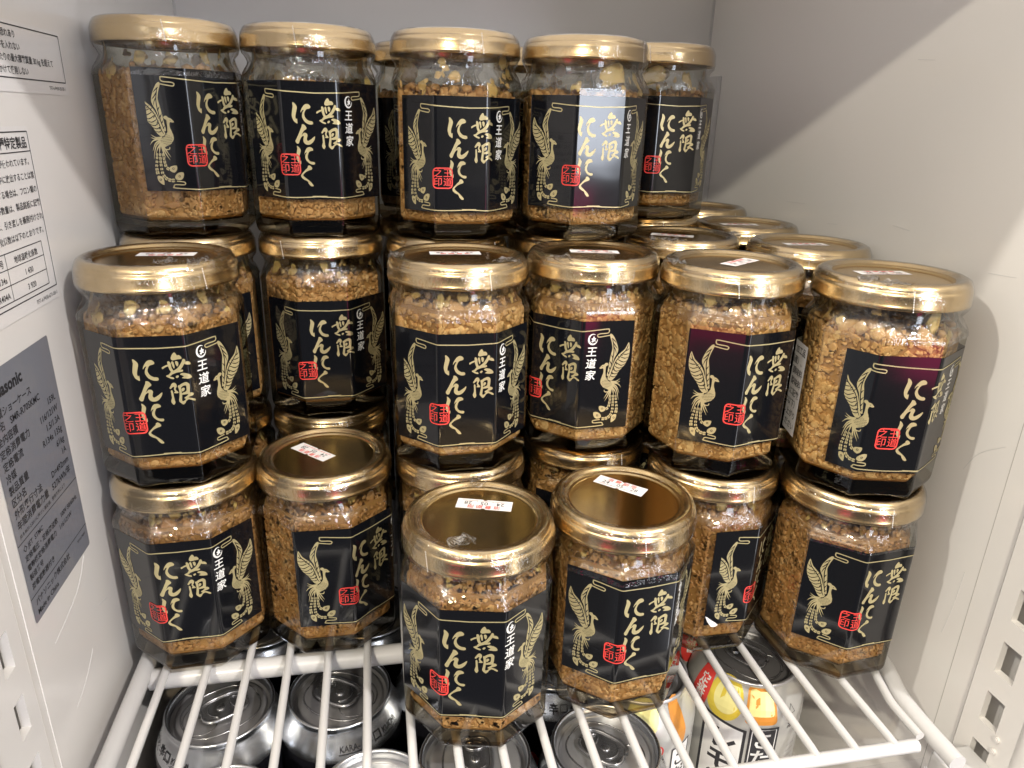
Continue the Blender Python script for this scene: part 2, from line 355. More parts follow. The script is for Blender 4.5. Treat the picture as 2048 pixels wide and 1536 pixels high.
for j, (l, r_) in enumerate((('冷媒番号', '地球温暖化係数'), ('R134a', '1 430'), ('R404A', '3 920'))):
    A.text(l, 3.2, 287.5, 204.3-5.8*j, 0, .008, align='RIGHT'); A.text(r_, 3.2 if j else 2.9, 306, 204.3-5.8*j, 0, .008)
A.text('TFT-6-P430-671-00-1', 2.3, 327, 185.6, 0, 0, align='RIGHT')
sticker('refrigerant_sticker', 'white refrigerant notice with small table on the left wall', sheet(224.5, 329, 184, 252.3, 1.5), 'notice', A)
A = Art(); A.text('Panasonic', 6.6, 256.5, 162.5, 0, .035, align='LEFT')
rows = (('冷蔵ショーケース', ''), ('形名　SMR-R70SKMC', ''), ('全内容積', '159L'), ('定格消費電力', '116/121W'), ('定格電流', '1.5/1.3A'), ('冷媒', 'R134a 135g'), ('製品質量', '61kg'), ('区分名', '1A'), ('外形奥行寸法', 'D=492mm'), ('年間消費電力量', '527kWh/年'))
for i, (l, r_) in enumerate(rows):
    A.text(l, 3.9, 256, 155.6-4.75*i, 0, .012, align='LEFT'); A.text(r_, 3.9, 305.5, 155.6-4.75*i, 0, .012, align='RIGHT') if r_ else None
A.text('JIS B 8631-2:2011に基づく測定値。使用条件により', 1.9, 256, 109.4, 0, .005, align='LEFT')
A.stroke([(253, 107.6), (309, 107.6)], .3, 0, False)
for i, q in enumerate(('◇ JET  STMC', '定格電圧・定格周波数　100V 50/60Hz', '電動機定格消費電力　116/121W', '製造番号', '漏電遮断器付き')): A.text(q, 2.95, 256, 103.3-4.1*i, 0, .012, align='LEFT')
A.stroke([(253, 84.3), (309, 84.3)], .3, 0, False)
A.text('パナソニック株式会社', 3.3, 256, 79.8, 0, .012, align='LEFT'); A.text('Made in China', 3.3, 256, 75.6, 0, .012, align='LEFT'); A.text('TFT-6-P4301', 1.7, 307, 80.5, 0, 0, align='RIGHT')
sticker('rating_plate', 'grey rating plate printed in black low on the left wall', sheet(253, 309.5, 73.4, 172.4, 1.2), 'plate', A)

# clear protective film creases on the side walls, glints put in as white
for X, pts in ((XL, [(263, 56), (289, 62), (302, 72)]), (XL, [(268, 18), (281, 22), (292, 29)]), (XL, [(306, 42), (316, 39)]), (XL, [(262, 100), (276, 104), (281, 112)]), (XL, [(300, 128), (309, 140)]),
               (XR, [(430, 214), (452, 213)]), (XR, [(340, 293), (352, 294)]), (XR, [(332, 211), (345, 212)]), (XR, [(262, 201), (277, 200)]), (XR, [(244, 128), (256, 119), (262, 108)]), (XR, [(246, 60), (247, 38), (249, 22)]), (XR, [(393, 206), (403, 205)])):
    mb = MB(); mb.tube([(X + (.05 if X < 0 else -.05), y, z) for y, z in catmull(pts, False, 4)], .11, 6); part('crease_glint', mb, ['wire'], fr)

# ------------------------------------------------------------------ shelf of coated wire the jars stand on
def make_shelf(z, label):
    sh = thing('wire_shelf', label, 'shelf', (0, 0, z))
    for k in range(18):
        x = -110+19.65*k; mb = MB(); mb.tube([(x, 209, -2.4), (x, 214, -2.0), (x, 592, -2.0)], 2.0, 12); part('wire', mb, ['wire'], sh)
    mb = MB(); mb.tube(catmull([(247, 592, -2.2), (247, 588, -2.2), (247, 292, -2.2), (247, 286, -2.2), (247, 262, -2.2), (246, 256, -2.2), (243, 246, -2.2), (240.5, 237, -2.2), (239.3, 230, -2.2), (239, 212, -2.2)], False), 2.1, 12); part('wire', mb, ['wire'], sh)
    mb = MB(); mb.tube(catmull([(258, 592, -5), (258, 588, -5), (258, 300, -5), (258, 294, -5), (258, 272, -5), (257, 262, -5), (253.5, 250, -5), (250, 240, -5), (248.6, 231, -5), (248, 222, -5), (247.7, 212, -5), (247.5, 198, -5)], False), 4.1, 20); part('side_rail', mb, ['wire'], sh)
    mb = MB(); mb.tube([(-122, 592, -5.6), (-122, 200, -5.6)], 4.3, 20); part('side_rail', mb, ['wire'], sh)
    for y in (312.4, 452, 588):
        mb = MB(); mb.tube([(-119, y, -9.6), (250, y, -9.6)], 5.2, 20); part('cross_bar', mb, ['wire'], sh)
    mb = MB(); mb.tube([(-120, 209.5, -4.2), (233, 209.5, -4.2), (235.5, 209.4, -4.3)], 3.0, 18); part('front_bar', mb, ['wire'], sh)
    mb = MB(); rr = []
    for k in range(60):
        x = -118+356*k/59; w = .8*noise.noise((x*.05, 0, 3))
        rr.append([(x, 206+w, -8), (x, 203.2+w, -12), (x, 203.5+w, -19), (x, 207+w, -24), (x, 211+w, -22)])
    mb.rings(rr, 0, close=False); part('price_rail', mb, ['rail'], sh)
    return sh
make_shelf(0, 'white coated wire shelf carrying the stacked garlic jars')
us = thing('upper_shelf', 'unseen upper shelf above the jars, simplified to a milky board that shades the walls', 'shelf', (71, 219, 367))
mb = MB(); mb.add([(-203, 0, 0), (203, 0, 0), (203, 380, 0), (-203, 380, 0)], [(0, 1, 2, 3)], 0, False); part('shelf_board', mb, ['milky'], us)  # unseen; shades the walls, made translucent to brighten the back panel

# ------------------------------------------------------------------ the garlic jar
AP, RHO = 32.5, 2.6
HL = (AP-RHO)*math.tan(R(22.5)); PIT = 2*HL + RHO*math.pi/4
def per(t, z, off, ap=AP):
    k = round(t/PIT); d = t-k*PIT; ph = R(45*k)
    if abs(d) <= HL: l, n = d, AP+off
    else:
        s_ = 1 if d > 0 else -1; an = (abs(d)-HL)/RHO
        l, n = s_*(HL+(RHO+off)*math.sin(an)), AP-RHO+(RHO+off)*math.cos(an)
    return (l*math.cos(ph)+n*math.sin(ph), l*math.sin(ph)-n*math.cos(ph), z)
TS = []
for k in range(8):
    TS += [k*PIT+d for d in (-HL, -HL+.5, 0, HL-.5, HL, HL+RHO*math.pi/16, HL+RHO*math.pi/8, HL+RHO*3*math.pi/16)]
OCT = [per(t, 0, 0)[:2] for t in TS]
def ring(scale, w, z, rc=33.0):
    o = []
    for x, y in OCT:
        r = math.hypot(x, y); cx, cy = x/r*rc, y/r*rc
        o.append(((x+(cx-x)*w)*scale, (y+(cy-y)*w)*scale, z))
    return o
GP = [(.30, .5, 2.2), (.80, .1, 2.0), (.87, 0, .15), (.93, 0, .25), (.968, 0, 1.3), (.99, 0, 3.2), (1, 0, 5.6), (1, 0, 74.6), (.997, .01, 76.0), (.985, .05, 77.1), (.962, .22, 78.0), (.93, .55, 79.6), (.90, .85, 81.8), (.875, 1, 84.6), (.868, 1, 86.5), (.868, 1, 91)]
mb = MB(); mb.rings([ring(*q) for q in GP], [1]*6+[0]*(len(GP)-7), cap0=True)
mb.rings([ring(*q) for q in ((.5, .3, 7.2), (.84, 0, 7.1), (.90, 0, 7.6), (.922, 0, 9.7))], 1, cap0=True)
ME_GLASS = mb.mesh('glass_body', ['glass', 'glassbase'])
# gold twist lid
LP = [(0, 97.3), (24.3, 97.3), (25.1, 97.5), (25.6, 98.0), (26.1, 98.2), (26.8, 98.2), (27.3, 98.5), (27.9, 99.3), (28.5, 99.8), (29.2, 100), (30.2, 99.75), (31.1, 99.0), (31.7, 97.9), (31.95, 97.0), (31.9, 96.55), (32.3, 96.2), (32.75, 95.5), (32.9, 94.3), (32.9, 91.2), (33.15, 90.6), (33.35, 89.9), (33.2, 89.1), (32.7, 88.8), (32.0, 89.0), (31.6, 90)]
mb = MB(); mb.lathe(LP, 96, [1, 1]+[0]*(len(LP)-3)); ME_LID = mb.mesh('lid', ['gold', 'goldtop'])
# shrink film over lid, neck and shoulder
def film_mesh(seed):
    rows = [(25.3, 1, 98.75), (27.2, 1, 99.65), (29.3, 1, 100.25), (31.4, 1, 99.35), (32.6, 1, 97.3), (33.3, 1, 95.2), (33.55, 1, 92), (33.6, 1, 89.4), (32.6, 1, 87.2), (31.2, 1, 85.3), (30.6, 1, 83.6), (31.2, .8, 81.9), (32.0, .5, 80.2), (32.6, .25, 78.2), (33.0, .1, 76.2), (33.1, 0, 74.6)]
    n = 180; rr = []
    for r, w, z in rows:
        g = []
        amp = .09 if z > 89 else (.75 if z > 81 else .22)
        for k in range(n):
            an = 2*math.pi*k/n; q = TS[0]+PIT*8*k/n; x, y, _ = per(q, 0, .45)
            an = math.atan2(y, x); rc = math.hypot(x, y)
            rad = rc*(1-w)*(r/33.0 if w < 1 else 1) + r*w
            rad += amp*(noise.noise((math.cos(an)*9, math.sin(an)*9, z*.35+seed*7)) + .6*noise.noise((math.cos(an)*26, math.sin(an)*26, z*.5+seed*3)))
            g.append((rad*math.cos(an), rad*math.sin(an), z + (.25*noise.noise((an*6, z, seed)) if z < 89 else 0)))
        rr.append(g)
    mb = MB(); mb.rings(rr, 0)
    a0 = 4.1+seed*.45                                     # perforation line down the side
    for i in range(9):
        an = a0 + .004*i; z = 97.3-1.05*i; r = 33.75
        e = .2
        mb.add([(r*math.cos(an-e/r), r*math.sin(an-e/r), z), (r*math.cos(an+e/r), r*math.sin(an+e/r), z), (r*math.cos(an+e/r), r*math.sin(an+e/r), z+.55), (r*math.cos(an-e/r), r*math.sin(an-e/r), z+.55)], [(0, 1, 2, 3)], 1, False)
    return mb.mesh('shrink_film', ['film', 'paper'])
ME_FILM = [film_mesh(q) for q in range(4)]
def flap_mesh(seed):
    rnd = random.Random(seed); mb = MB(); rr = []
    for i in range(7):
        g = []
        for j in range(9):
            x = (j-4)*1.5; y = (i-3)*1.15
            z = 2.6*noise.noise((x*.28, y*.35, seed*5.1)) + 2.2*abs(noise.noise((x*.7, y*.7, seed*2.7))) + .5
            g.append((x+rnd.uniform(-.5, .5), y+rnd.uniform(-.4, .4), z))
        rr.append(g)
    mb.rings(rr, 0, close=False); return mb.mesh('film_tab', ['flap'])
ME_FLAP = [flap_mesh(q) for q in range(3)]

# chopped garlic filling
bmi = bmesh.new(); bmesh.ops.create_icosphere(bmi, subdivisions=2, radius=1); bmi.verts.ensure_lookup_table()
ICV = np.array([v.co[:] for v in bmi.verts]); ICF = np.array([[v.index for v in f.verts] for f in bmi.faces]); bmi.free()
NK = np.array([[math.sin(R(45*k)), -math.cos(R(45*k))] for k in range(8)])
def garlic_mesh(seed, fill, nside):
    rg = np.random.default_rng(seed); lim0 = AP-2.5
    V, F = [], []; base = 0; nmain = 0
    def put(c, sc, flat=None):
        nonlocal base
        v = ICV*(1+rg.normal(0, .2, (len(ICV), 1)))
        v = np.sign(v)*np.abs(v)**rg.uniform(.6, 1.0)
        v = v*sc; q, _ = np.linalg.qr(rg.normal(size=(3, 3))); v = v@q
        if flat is not None:                              # a flake lying on the glass
            n, th = flat; n = np.array([n[0], n[1], 0.0]); d = v@n; v = v-np.outer(d*(1-th), n)
        v = v+c
        lim = np.interp(v[:, 2], [0, 7.6, 10.6, 76, 81, 84.5, 90], [28, lim0-2.2, lim0, lim0, lim0-3.0, 26.2, 26.2])
        nn = np.max(v[:, :2]@NK.T, axis=1); k = np.where(nn > lim, lim/np.maximum(nn, 1e-6), 1); v[:, :2] *= k[:, None]
        v[:, 2] = np.maximum(v[:, 2], 7.8+rg.uniform(0, .8))
        V.append(v); F.append(ICF+base); base += len(v)
    for i in range(nside):
        t = rg.uniform(0, 8*PIT); z = rg.uniform(7.8, fill); s = rg.lognormal(.0, .45)
        x, y, _ = per(t, 0, -2.45-.35*s-abs(rg.normal(0, .2))); put(np.array([x, y, z]), s*rg.uniform(.38, 1.35, 3))
    for i in range(420):
        r = 29*math.sqrt(rg.uniform()); an = rg.uniform(0, 6.283); s = rg.lognormal(.3, .4)
        put(np.array([r*math.cos(an), r*math.sin(an), fill+rg.normal(0, 1.3)+1.2*math.sin(an*2+seed)]), s*rg.uniform(.6, 1.2, 3))
    nmain = len(F)*len(ICF)
    for c in range(26):                                    # bits clinging to the glass above the fill
        t = rg.uniform(0, 8*PIT); z = fill + rg.uniform(1, max(86-fill, 3)); k = round(t/PIT)
        x, y, _ = per(t, 0, -2.6)
        for j in range(rg.integers(1, 4)):
            put(np.array([x+rg.normal(0, 1.1), y+rg.normal(0, 1.1), z+rg.normal(0, 1.0)]), rg.lognormal(.25, .45)*rg.uniform(.5, 1.4, 3), (NK[k % 8], .25))
    V = np.concatenate(V)*S; F = np.concatenate(F)
    mb = MB(); mb.rings([ring((AP-3.45)/AP, 0, z) for z in (8.4, 9.4, fill*.5, fill-.8)], 0, cap0=True, cap1=True)
    cv = np.array(mb.v)*S; nq = len(F)
    me = bpy.data.meshes.new('chopped_garlic')
    faces = F.tolist()+[[i+len(V) for i in f] for f in mb.f]
    me.from_pydata(np.concatenate([V, cv]).tolist(), [], faces)
    me.materials.append(M['garlic']); me.materials.append(M['oil']); me.materials.append(M['flake'])
    me.polygons.foreach_set('material_index', [0]*nmain+[2]*(nq-nmain)+[1]*len(mb.f)); me.polygons.foreach_set('use_smooth', [True]*len(faces)); me.update()
    return me
ME_GARLIC = [garlic_mesh(3, 71, 3700), garlic_mesh(11, 75.5, 4000), garlic_mesh(23, 80, 4200)]

# ---- label artwork, t across (0 = middle of label), z up the jar
Z0, Z1, LW = 15.0, 70.2, 38.0
KZ = (Z1-Z0)/215.8
def t1(q):                                               # traced brush lettering
    U, V = 860+q[0]/8.533, 1235+q[1]/8.533
    return ((U-944)/4.833+1.4, Z0+(1434.4-V)*KZ)
NI1 = [(238,185),(275,195),(320,245),(312,300),(290,360),(280,410),(295,440),(310,425),(312,500),(290,500),(245,470),(220,420),(213,370),(228,300),(243,240)]
NI2 = [(480,210),(540,205),(580,235),(578,262),(545,275),(500,285),(470,320),(455,365),(470,410),(500,440),(545,460),(595,465),(615,485),(608,508),(570,515),(520,508),(460,480),(420,430),(408,385),(425,330),(450,295),(415,305),(385,340),(395,300),(430,250)]
NN = [(395,515),(440,520),(480,565),(470,590),(430,610),(395,650),(378,688),(420,645),(470,650),(490,680),(472,735),(482,765),(510,765),(560,740),(600,715),(635,695),(630,730),(600,775),(550,815),(490,830),(440,820),(405,785),(405,740),(418,702),(400,692),(365,715),(335,760),(310,810),(270,812),(248,775),(270,740),(310,680),(350,610),(388,545)]
NI3 = [(268,850),(300,865),(335,905),(328,950),(305,1010),(300,1060),(318,1090),(330,1075),(330,1130),(300,1130),(258,1080),(245,1030),(255,960),(272,900)]
NI4 = [(480,870),(540,868),(580,895),(575,918),(540,925),(500,940),(475,980),(465,1025),(485,1070),(530,1095),(585,1098),(602,1115),(590,1138),(545,1140),(490,1120),(440,1080),(418,1035),(425,985),(455,945),(420,960),(405,985),(415,945),(445,895)]
KU = [(455,1165),(490,1155),(530,1180),(538,1205),(520,1222),(470,1235),(410,1260),(362,1295),(355,1318),(385,1345),(440,1380),(500,1425),(545,1475),(530,1490),(490,1485),(450,1445),(425,1405),(370,1385),(320,1350),(310,1310),(350,1270),(410,1220),(450,1190)]
MU = [[(905,115),(930,108),(950,130),(960,152),(985,147),(1020,165),(1030,195),(1010,208),(960,210),(880,222),(855,195),(870,155)],
 [(690,325),(700,315),(760,290),(800,285),(800,305),(750,320),(705,345),(692,340)],
 [(790,245),(820,235),(845,270),(848,330),(870,375),(850,400),(825,385),(800,330)],
 [(1040,215),(1065,205),(1085,225),(1078,255),(1040,310),(1005,350),(985,368),(1020,364),(1030,385),(1000,400),(930,405),(860,425),(810,440),(800,420),(840,385),(900,365),(960,325),(1000,280),(1030,240)],
 [(1070,250),(1110,248),(1145,260),(1162,285),(1155,300),(1110,295),(1060,280)],
 [(850,255),(870,235),(890,250),(900,320),(885,345),(872,320),(862,285)], [(915,245),(945,235),(968,260),(960,300),(940,315),(925,290)],
 [(740,455),(760,440),(830,418),(835,440),(800,460),(850,475),(868,490),(855,503),(800,490)], [(895,470),(920,450),(945,455),(940,475),(910,490)],
 [(970,435),(1010,415),(1080,425),(1130,450),(1150,480),(1140,500),(1080,505),(990,492),(1030,470),(1000,450)]]
GE = [[(765,635),(790,600),(825,562),(865,560),(890,590),(885,620),(862,655),(880,680),(905,705),(890,718),(830,715),(850,690),(835,660),(845,620),(815,625),(785,650)],
 [(780,680),(805,672),(815,700),(820,780),(825,830),(830,860),(800,895),(770,865),(765,830),(785,780)],
 [(905,610),(935,600),(955,640),(958,700),(955,760),(945,820),(955,848),(1000,832),(1005,860),(965,895),(935,885),(895,845),(905,790),(918,720),(915,650)],
 [(935,600),(990,570),(1050,555),(1090,575),(1100,610),(1090,700),(1080,735),(1030,740),(955,745),(960,720),(1020,700),(1040,680),(1045,620),(1030,605),(985,615),(950,640)],
 [(965,650),(1000,640),(1015,660),(990,690),(965,695)], [(1080,720),(1120,722),(1145,740),(1130,765),(1060,785),(1000,810),(990,790),(1040,765)],
 [(1010,780),(1060,790),(1120,810),(1165,835),(1160,855),(1130,850),(1060,820),(1005,850),(985,840),(1010,815)]]
LET = Art()
for q in [NI1, NI2, NN, NI3, NI4, KU]+MU+GE: LET.poly([t1(k) for k in q], 0, True, 2)
def b1(q):                                               # traced bird and frame line
    lx = 452+(q[1]+30)*(113/1440)
    return (-LW+(q[0]-lx)/25.9, Z0+(1410-q[1])/1440*(Z1-Z0))
EM = Art(); px = 1/25.9
def gs(pts, w, mi=0): EM.stroke([b1(q) for q in pts], [k*px for k in w] if isinstance(w, (list, tuple)) else w*px, mi)
def gp(pts, mi=0, sub=2): EM.poly([b1(q) for q in pts], mi, True, sub)
gp([(525,250),(548,285),(580,340),(620,375),(670,420),(710,480),(740,550),(770,620),(800,700),(808,725),(790,750),(760,755),(730,735),(700,700),(670,650),(630,600),(590,560),(560,510),(535,460),(520,400),(515,330)])
gp([(770,135),(772,170),(757,220),(745,280),(742,330),(760,400),(775,470),(790,540),(805,620),(818,685),(800,690),(775,650),(755,580),(735,510),(715,450),(690,410),(668,360),(670,310),(690,240),(720,175),(745,140)])
gp([(800,520),(830,515),(848,535),(872,540),(896,560),(915,585),(890,590),(866,586),(860,620),(868,660),(885,700),(870,722),(835,712),(835,650),(830,590),(825,560),(805,550)])
gp([(835,700),(885,705),(900,750),(900,790),(870,840),(820,865),(780,875),(745,850),(738,810),(760,780),(800,755)])
gs([(820,862),(788,880),(800,906),(845,905),(852,878)], [10, 13, 13, 12, 8])
gs([(815,535),(800,528),(795,545)], [6, 7, 3])
for q in ([(770,765),(700,770),(640,735)], [(765,775),(690,785),(640,770)], [(755,785),(670,805),(630,855)], [(755,795),(690,840),(655,930)], [(750,815),(690,880),(665,1025)], [(757,835),(715,890),(690,965)], [(757,845),(800,950),(850,1035)], [(762,845),(808,920),(860,1000)], [(755,850),(775,940),(800,1010)], [(748,840),(735,900),(730,960)]):
    gs(q, [20, 14, 2])
def plume(path, w0, w1, eye):
    P = catmull(path, False, 8); ln = [0]
    for i in range(1, len(P)): ln.append(ln[-1]+math.dist(P[i], P[i-1]))
    n = int(ln[-1]/42)
    for k in range(n):
        l0, l1 = ln[-1]*k/n, ln[-1]*(k+.88)/n
        at = lambda l: min(range(len(P)), key=lambda i: abs(ln[i]-l))
        i0, i1 = at(l0), at(l1); A_, B_ = P[i0], P[i1]
        dx, dy = B_[0]-A_[0], B_[1]-A_[1]; d = math.hypot(dx, dy) or 1; dx /= d; dy /= d; w = (w0+(w1-w0)*k/n)/2
        for s_ in (-1, 1):
            nx, ny = -dy*s_, dx*s_
            gp([(A_[0]+nx*2.5, A_[1]+ny*2.5), (A_[0]+nx*w*.8+dx*6, A_[1]+ny*w*.8+dy*6), (A_[0]+nx*w-dx*8+dx*d*.6, A_[1]+ny*w-dy*8+dy*d*.6), (B_[0]+nx*w*.75, B_[1]+ny*w*.75), (B_[0]+nx*2.5-dx*6, B_[1]+ny*2.5-dy*6)], 0, 1)
    gp(eye)
    cx = sum(q[0] for q in eye)/len(eye); cy = sum(q[1] for q in eye)/len(eye)
    gp([(cx+15*math.cos(k), cy+15*math.sin(k)) for k in np.linspace(0, 5.24, 6)], 1, 1); gp([(cx+8*math.cos(k), cy+8*math.sin(k)) for k in np.linspace(0, 5.24, 6)], 0, 1)
plume([(702,950),(696,1040),(688,1130),(700,1215)], 26, 46, [(690,1232),(722,1225),(758,1250),(768,1335),(725,1315),(698,1280)])
plume([(735,950),(738,1050),(745,1150),(762,1220),(820,1275),(900,1280)], 26, 50, [(905,1265),(900,1225),(940,1185),(998,1182),(995,1240),(960,1275)])
plume([(765,950),(783,1050),(800,1125),(838,1150)], 24, 44, [(838,1160),(842,1118),(872,1104),(922,1100),(922,1150),(890,1185)])
for q in ([(532,280),(560,350),(620,410),(690,490),(735,590),(765,680),(790,722)], [(745,190),(728,270),(722,360),(735,450),(760,560),(785,640),(800,670)]): gs(q, [5, 11, 11, 11, 11, 9, 6], 1)
for q in ([(515,395),(560,410),(612,405)], [(525,445),(580,462),(640,440)], [(540,488),(600,512),(668,475)], [(565,530),(630,555),(690,515)], [(598,572),(660,592),(715,560)], [(632,612),(690,632),(735,605)], [(662,650),(715,668),(750,645)], [(690,695),(735,705),(768,690)], [(520,330),(545,355),(575,365)],
          [(675,420),(660,440),(650,462)], [(712,500),(695,520),(685,545)], [(742,570),(725,590),(718,612)], [(765,640),(748,655),(742,672)], [(640,400),(622,415),(612,432)],
          [(672,330),(700,300),(735,240)], [(690,400),(705,340),(728,300)], [(690,255),(715,225),(750,190)], [(760,410),(745,430),(738,455)], [(778,490),(765,515),(756,540)], [(792,560),(780,590),(772,610)], [(806,630),(795,650),(786,665)]):
    gs(q, [3, 11, 8], 1)
for r_ in range(7):
    for c in range(9):
        x = 752+c*18+(r_ % 2)*9-r_*1.5; y = 728+r_*20-(c-4)*3
        if ((x-822)/72)**2+((y-790)/68)**2 < .85: gs([(x-7, y-3), (x, y+5), (x+7, y-3)], [2, 4, 2], 1)
gs([(868,560),(874,566)], [8, 8], 1)
def frame_line(pts): gs(pts, 13)
frame_line([(1440,108),(1090,95),(810,72),(783,82),(783,104),(805,124),(900,131),(932,144),(930,164),(905,172),(770,152)])
frame_line([(1640,1372),(1230,1388),(900,1372),(880,1357),(884,1338),(905,1330),(990,1332),(1014,1322),(1010,1302),(985,1295),(915,1288)])
EMR = EM.copy_mapped(lambda q: (-q[0], q[1])); EM.p += EMR.p
ends = [b1((1440, 108)), b1((1640, 1372))]
for e in ends: EM.stroke([(e[0]-.2, e[1]), (-e[0]+.2, e[1])], 13*px, 0, False)
SEAL = Art()
sx0, sx1, sz0, sz1 = -18.3, -8.3, 26.6, 36.9
o_ = sheet(sx0, sx1, sz0, sz1, 2.0); i_ = sheet(sx0+.6, sx1-.6, sz0+.6, sz1-.6, 1.6); n_ = len(o_)
SEAL.p.append((o_+i_, [(k, (k+1) % n_, n_+(k+1) % n_, n_+k) for k in range(n_)], 0))
for q, x, z in (('王', -10.9, 32.6), ('道', -10.9, 28.3), ('之', -15.7, 32.6), ('印', -15.7, 28.3)): SEAL.text(q, 4.5, x, z, 0, .004)
MARK = Art()
for i, q in enumerate('王道家'): MARK.text(q, 5.3, 17.4, 53.2-6.0*i, 0, .014, .12)
mcx, mcz = 17.9, 61.4; pts = []
for k in range(21):
    an = R(60+300*k/20); pts.append((mcx+2.15*math.cos(an), mcz+2.5*math.sin(an)))
MARK.stroke(pts, [.15+.75*math.sin(math.pi*k/20) for k in range(21)], 0, True, 2)
MARK.poly([(mcx-.9, mcz-1.1), (mcx-.2, mcz-.4), (mcx-1.0, mcz+.3), (mcx-.1, mcz+.5), (mcx+.3, mcz+1.7), (mcx+.7, mcz+.6), (mcx+1.4, mcz+.5), (mcx+1.0, mcz-.3), (mcx+1.3, mcz-1.2), (mcx+.4, mcz-.9), (mcx-.1, mcz-1.6)], 0, False)
CUT = [k*PIT+s_*q for k in range(-3, 4) for s_ in (-1, 1) for q in (HL, HL+.785, HL+RHO*math.pi/8, )]
LAB = {}
def label_set(shift):
    if shift in LAB: return LAB[shift]
    cuts = [c for c in CUT if -LW-1 < c+shift < LW+1]
    mb = MB(); ts = sorted({round(q, 3) for q in [-LW-shift, LW-shift]+[c+d for c in CUT for d in (0, )]+[k*PIT+s_*(HL-.5) for k in range(-3, 4) for s_ in (-1, 1)] if -LW-shift-.001 <= q <= LW-shift+.001})
    lo, hi = ts[0], ts[-1]
    rr = [[per(q, z, .16+(.10 if q in (lo, hi) else 0)) for q in ts] for z in (Z0, Z0+.4, (Z0+Z1)/2, Z1-.4, Z1)]
    mb.rings(rr, 0, close=False); lab = mb.mesh('front_label', ['label'])
    f = lambda t_, z, off: per(t_-shift, z, off)
    cc = [c+shift for c in cuts]
    LAB[shift] = (lab, LET.build('gold_lettering', ['foil'], f, cc, base=.24), EM.build('gold_emblem', ['foil', 'label'], f, cc, base=.24, step=.0003), SEAL.build('red_seal', ['redink'], f, cc, base=.34), MARK.build('maker_mark', ['whiteink'], f, cc, base=.24))
    return LAB[shift]
# white ingredients label on the back facets
A = Art(); A.poly([(70, 17), (PIT*8-50.5, 17), (PIT*8-50.5, 63), (70, 63)], 0, False)
cb = [c for k in range(2, 7) for c in (k*PIT-HL, k*PIT+HL, k*PIT+HL+RHO*math.pi/8)]
ME_BACK = A.build('back_label', ['paper'], lambda t_, z, o: per(t_, z, .2+o), cb)
A = Art()
for i, q in enumerate(('名称　にんにく加工品', '原材料名　にんにく（国産）、', '食用植物油脂、醤油／調味料', '（アミノ酸等）、酸味料', '内容量　欄外に記載', '保存方法　要冷蔵（10℃以下）', '開栓後はお早めにお召し上がり', 'ください')): A.text(q, 4.2, PIT*8-52, 57.5-5.4*i, 0, .012, align='RIGHT')
ME_BACKTXT = A.build('print', ['blackink'], lambda t_, z, o: per(t_, z, .27+o), cb, step=.0005)
# date sticker on the lid, lower edge towards the reader at -y
def topmap(t_, z, off): return (t_, z, 97.42+off)
A = Art(); A.poly([(-12.5, -4.2), (-1, -4.2), (-.4, -3.5), (.6, -3.5), (1.2, -4.2), (12.5, -4.2), (12.5, 4.2), (1.2, 4.2), (.6, 3.5), (-.4, 3.5), (-1, 4.2), (-12.5, 4.2)], 0, False)
ME_STK = A.build('date_sticker', ['paper'], topmap)
A = Art(); A.text('消 費 期 限', 3.1, 0, 1.0, 1, .015)
for q, x in (('24', -7.2), ('05', .2), ('28', 7.4)): A.text(q, 3.9, x, -2.0, 0, .006, sx=.95)
A.stroke([(-10.2, -2.9), (10.2, -2.9)], .28, 1, False)
for x in (-3.6, 3.6): A.poly([(x-.3, -2.8), (x+.3, -2.8), (x, -2.1)], 1, False)
ME_STKTXT = A.build('print', ['blackink', 'stickred'], topmap, base=.06, step=.0005)

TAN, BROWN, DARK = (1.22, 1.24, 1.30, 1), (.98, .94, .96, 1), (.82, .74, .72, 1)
def jar(label, x, y, level, th, shift=0.0, fill=1, tone=BROWN, film=0, sticker=None, flap=None, back=False, lz=None, up=0, group='garlic jars stacked in the fridge'):
    lz = {1: 3.6, 2: -.6, 3: -.4}[level] if lz is None else lz
    th = R(th); j = thing('garlic_jar', label, 'jar', (x, y, 100*(level-1)+up), th, group)
    link('glass_body', ME_GLASS, j); link('lid', ME_LID, j); link('shrink_film', ME_FILM[film % 4], j, rotz=0)
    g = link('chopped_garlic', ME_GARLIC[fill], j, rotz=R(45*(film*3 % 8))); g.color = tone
    L = label_set(shift); l = link('front_label', L[0], j, (0, 0, lz))
    link('gold_lettering', L[1], l); link('gold_emblem', L[2], l); link('red_seal', L[3], l); link('maker_mark', L[4], l)
    if back:
        k = link('back_label', ME_BACK, j); link('print', ME_BACKTXT, k)
    if sticker is not None:
        ang, sx, sy = sticker; k = link('date_sticker', ME_STK, j, (sx, sy, 0), R(ang)-th); c, s_ = math.cos(-th), math.sin(-th); k.location = Vector((sx*c-sy*s_, sx*s_+sy*c, 0))*S
        link('print', ME_STKTXT, k)
    if flap is not None:
        for i, (fx, fy, an) in enumerate(flap):
            c, s_ = math.cos(-th), math.sin(-th); o = link('film_tab', ME_FLAP[(film+i) % 3], j, (fx*c-fy*s_, fx*s_+fy*c, 99.3), R(an))
    return j
# ---- front jars
jar('front garlic jar of the whole pile, standing alone on the wires left of its neighbour', 40, 267, 1, -12.2, 1.5, 2, BROWN, 0, (163, 4, 11), [(-10, -21, 20), (4, 29, 80)], lz=3.9)
jar('garlic jar at the front standing right beside the foremost one, its lid catching yellow light', 108, 274, 1, 6.3, 1.0, 2, BROWN, 1, (-44, 3, 13), lz=7.5)
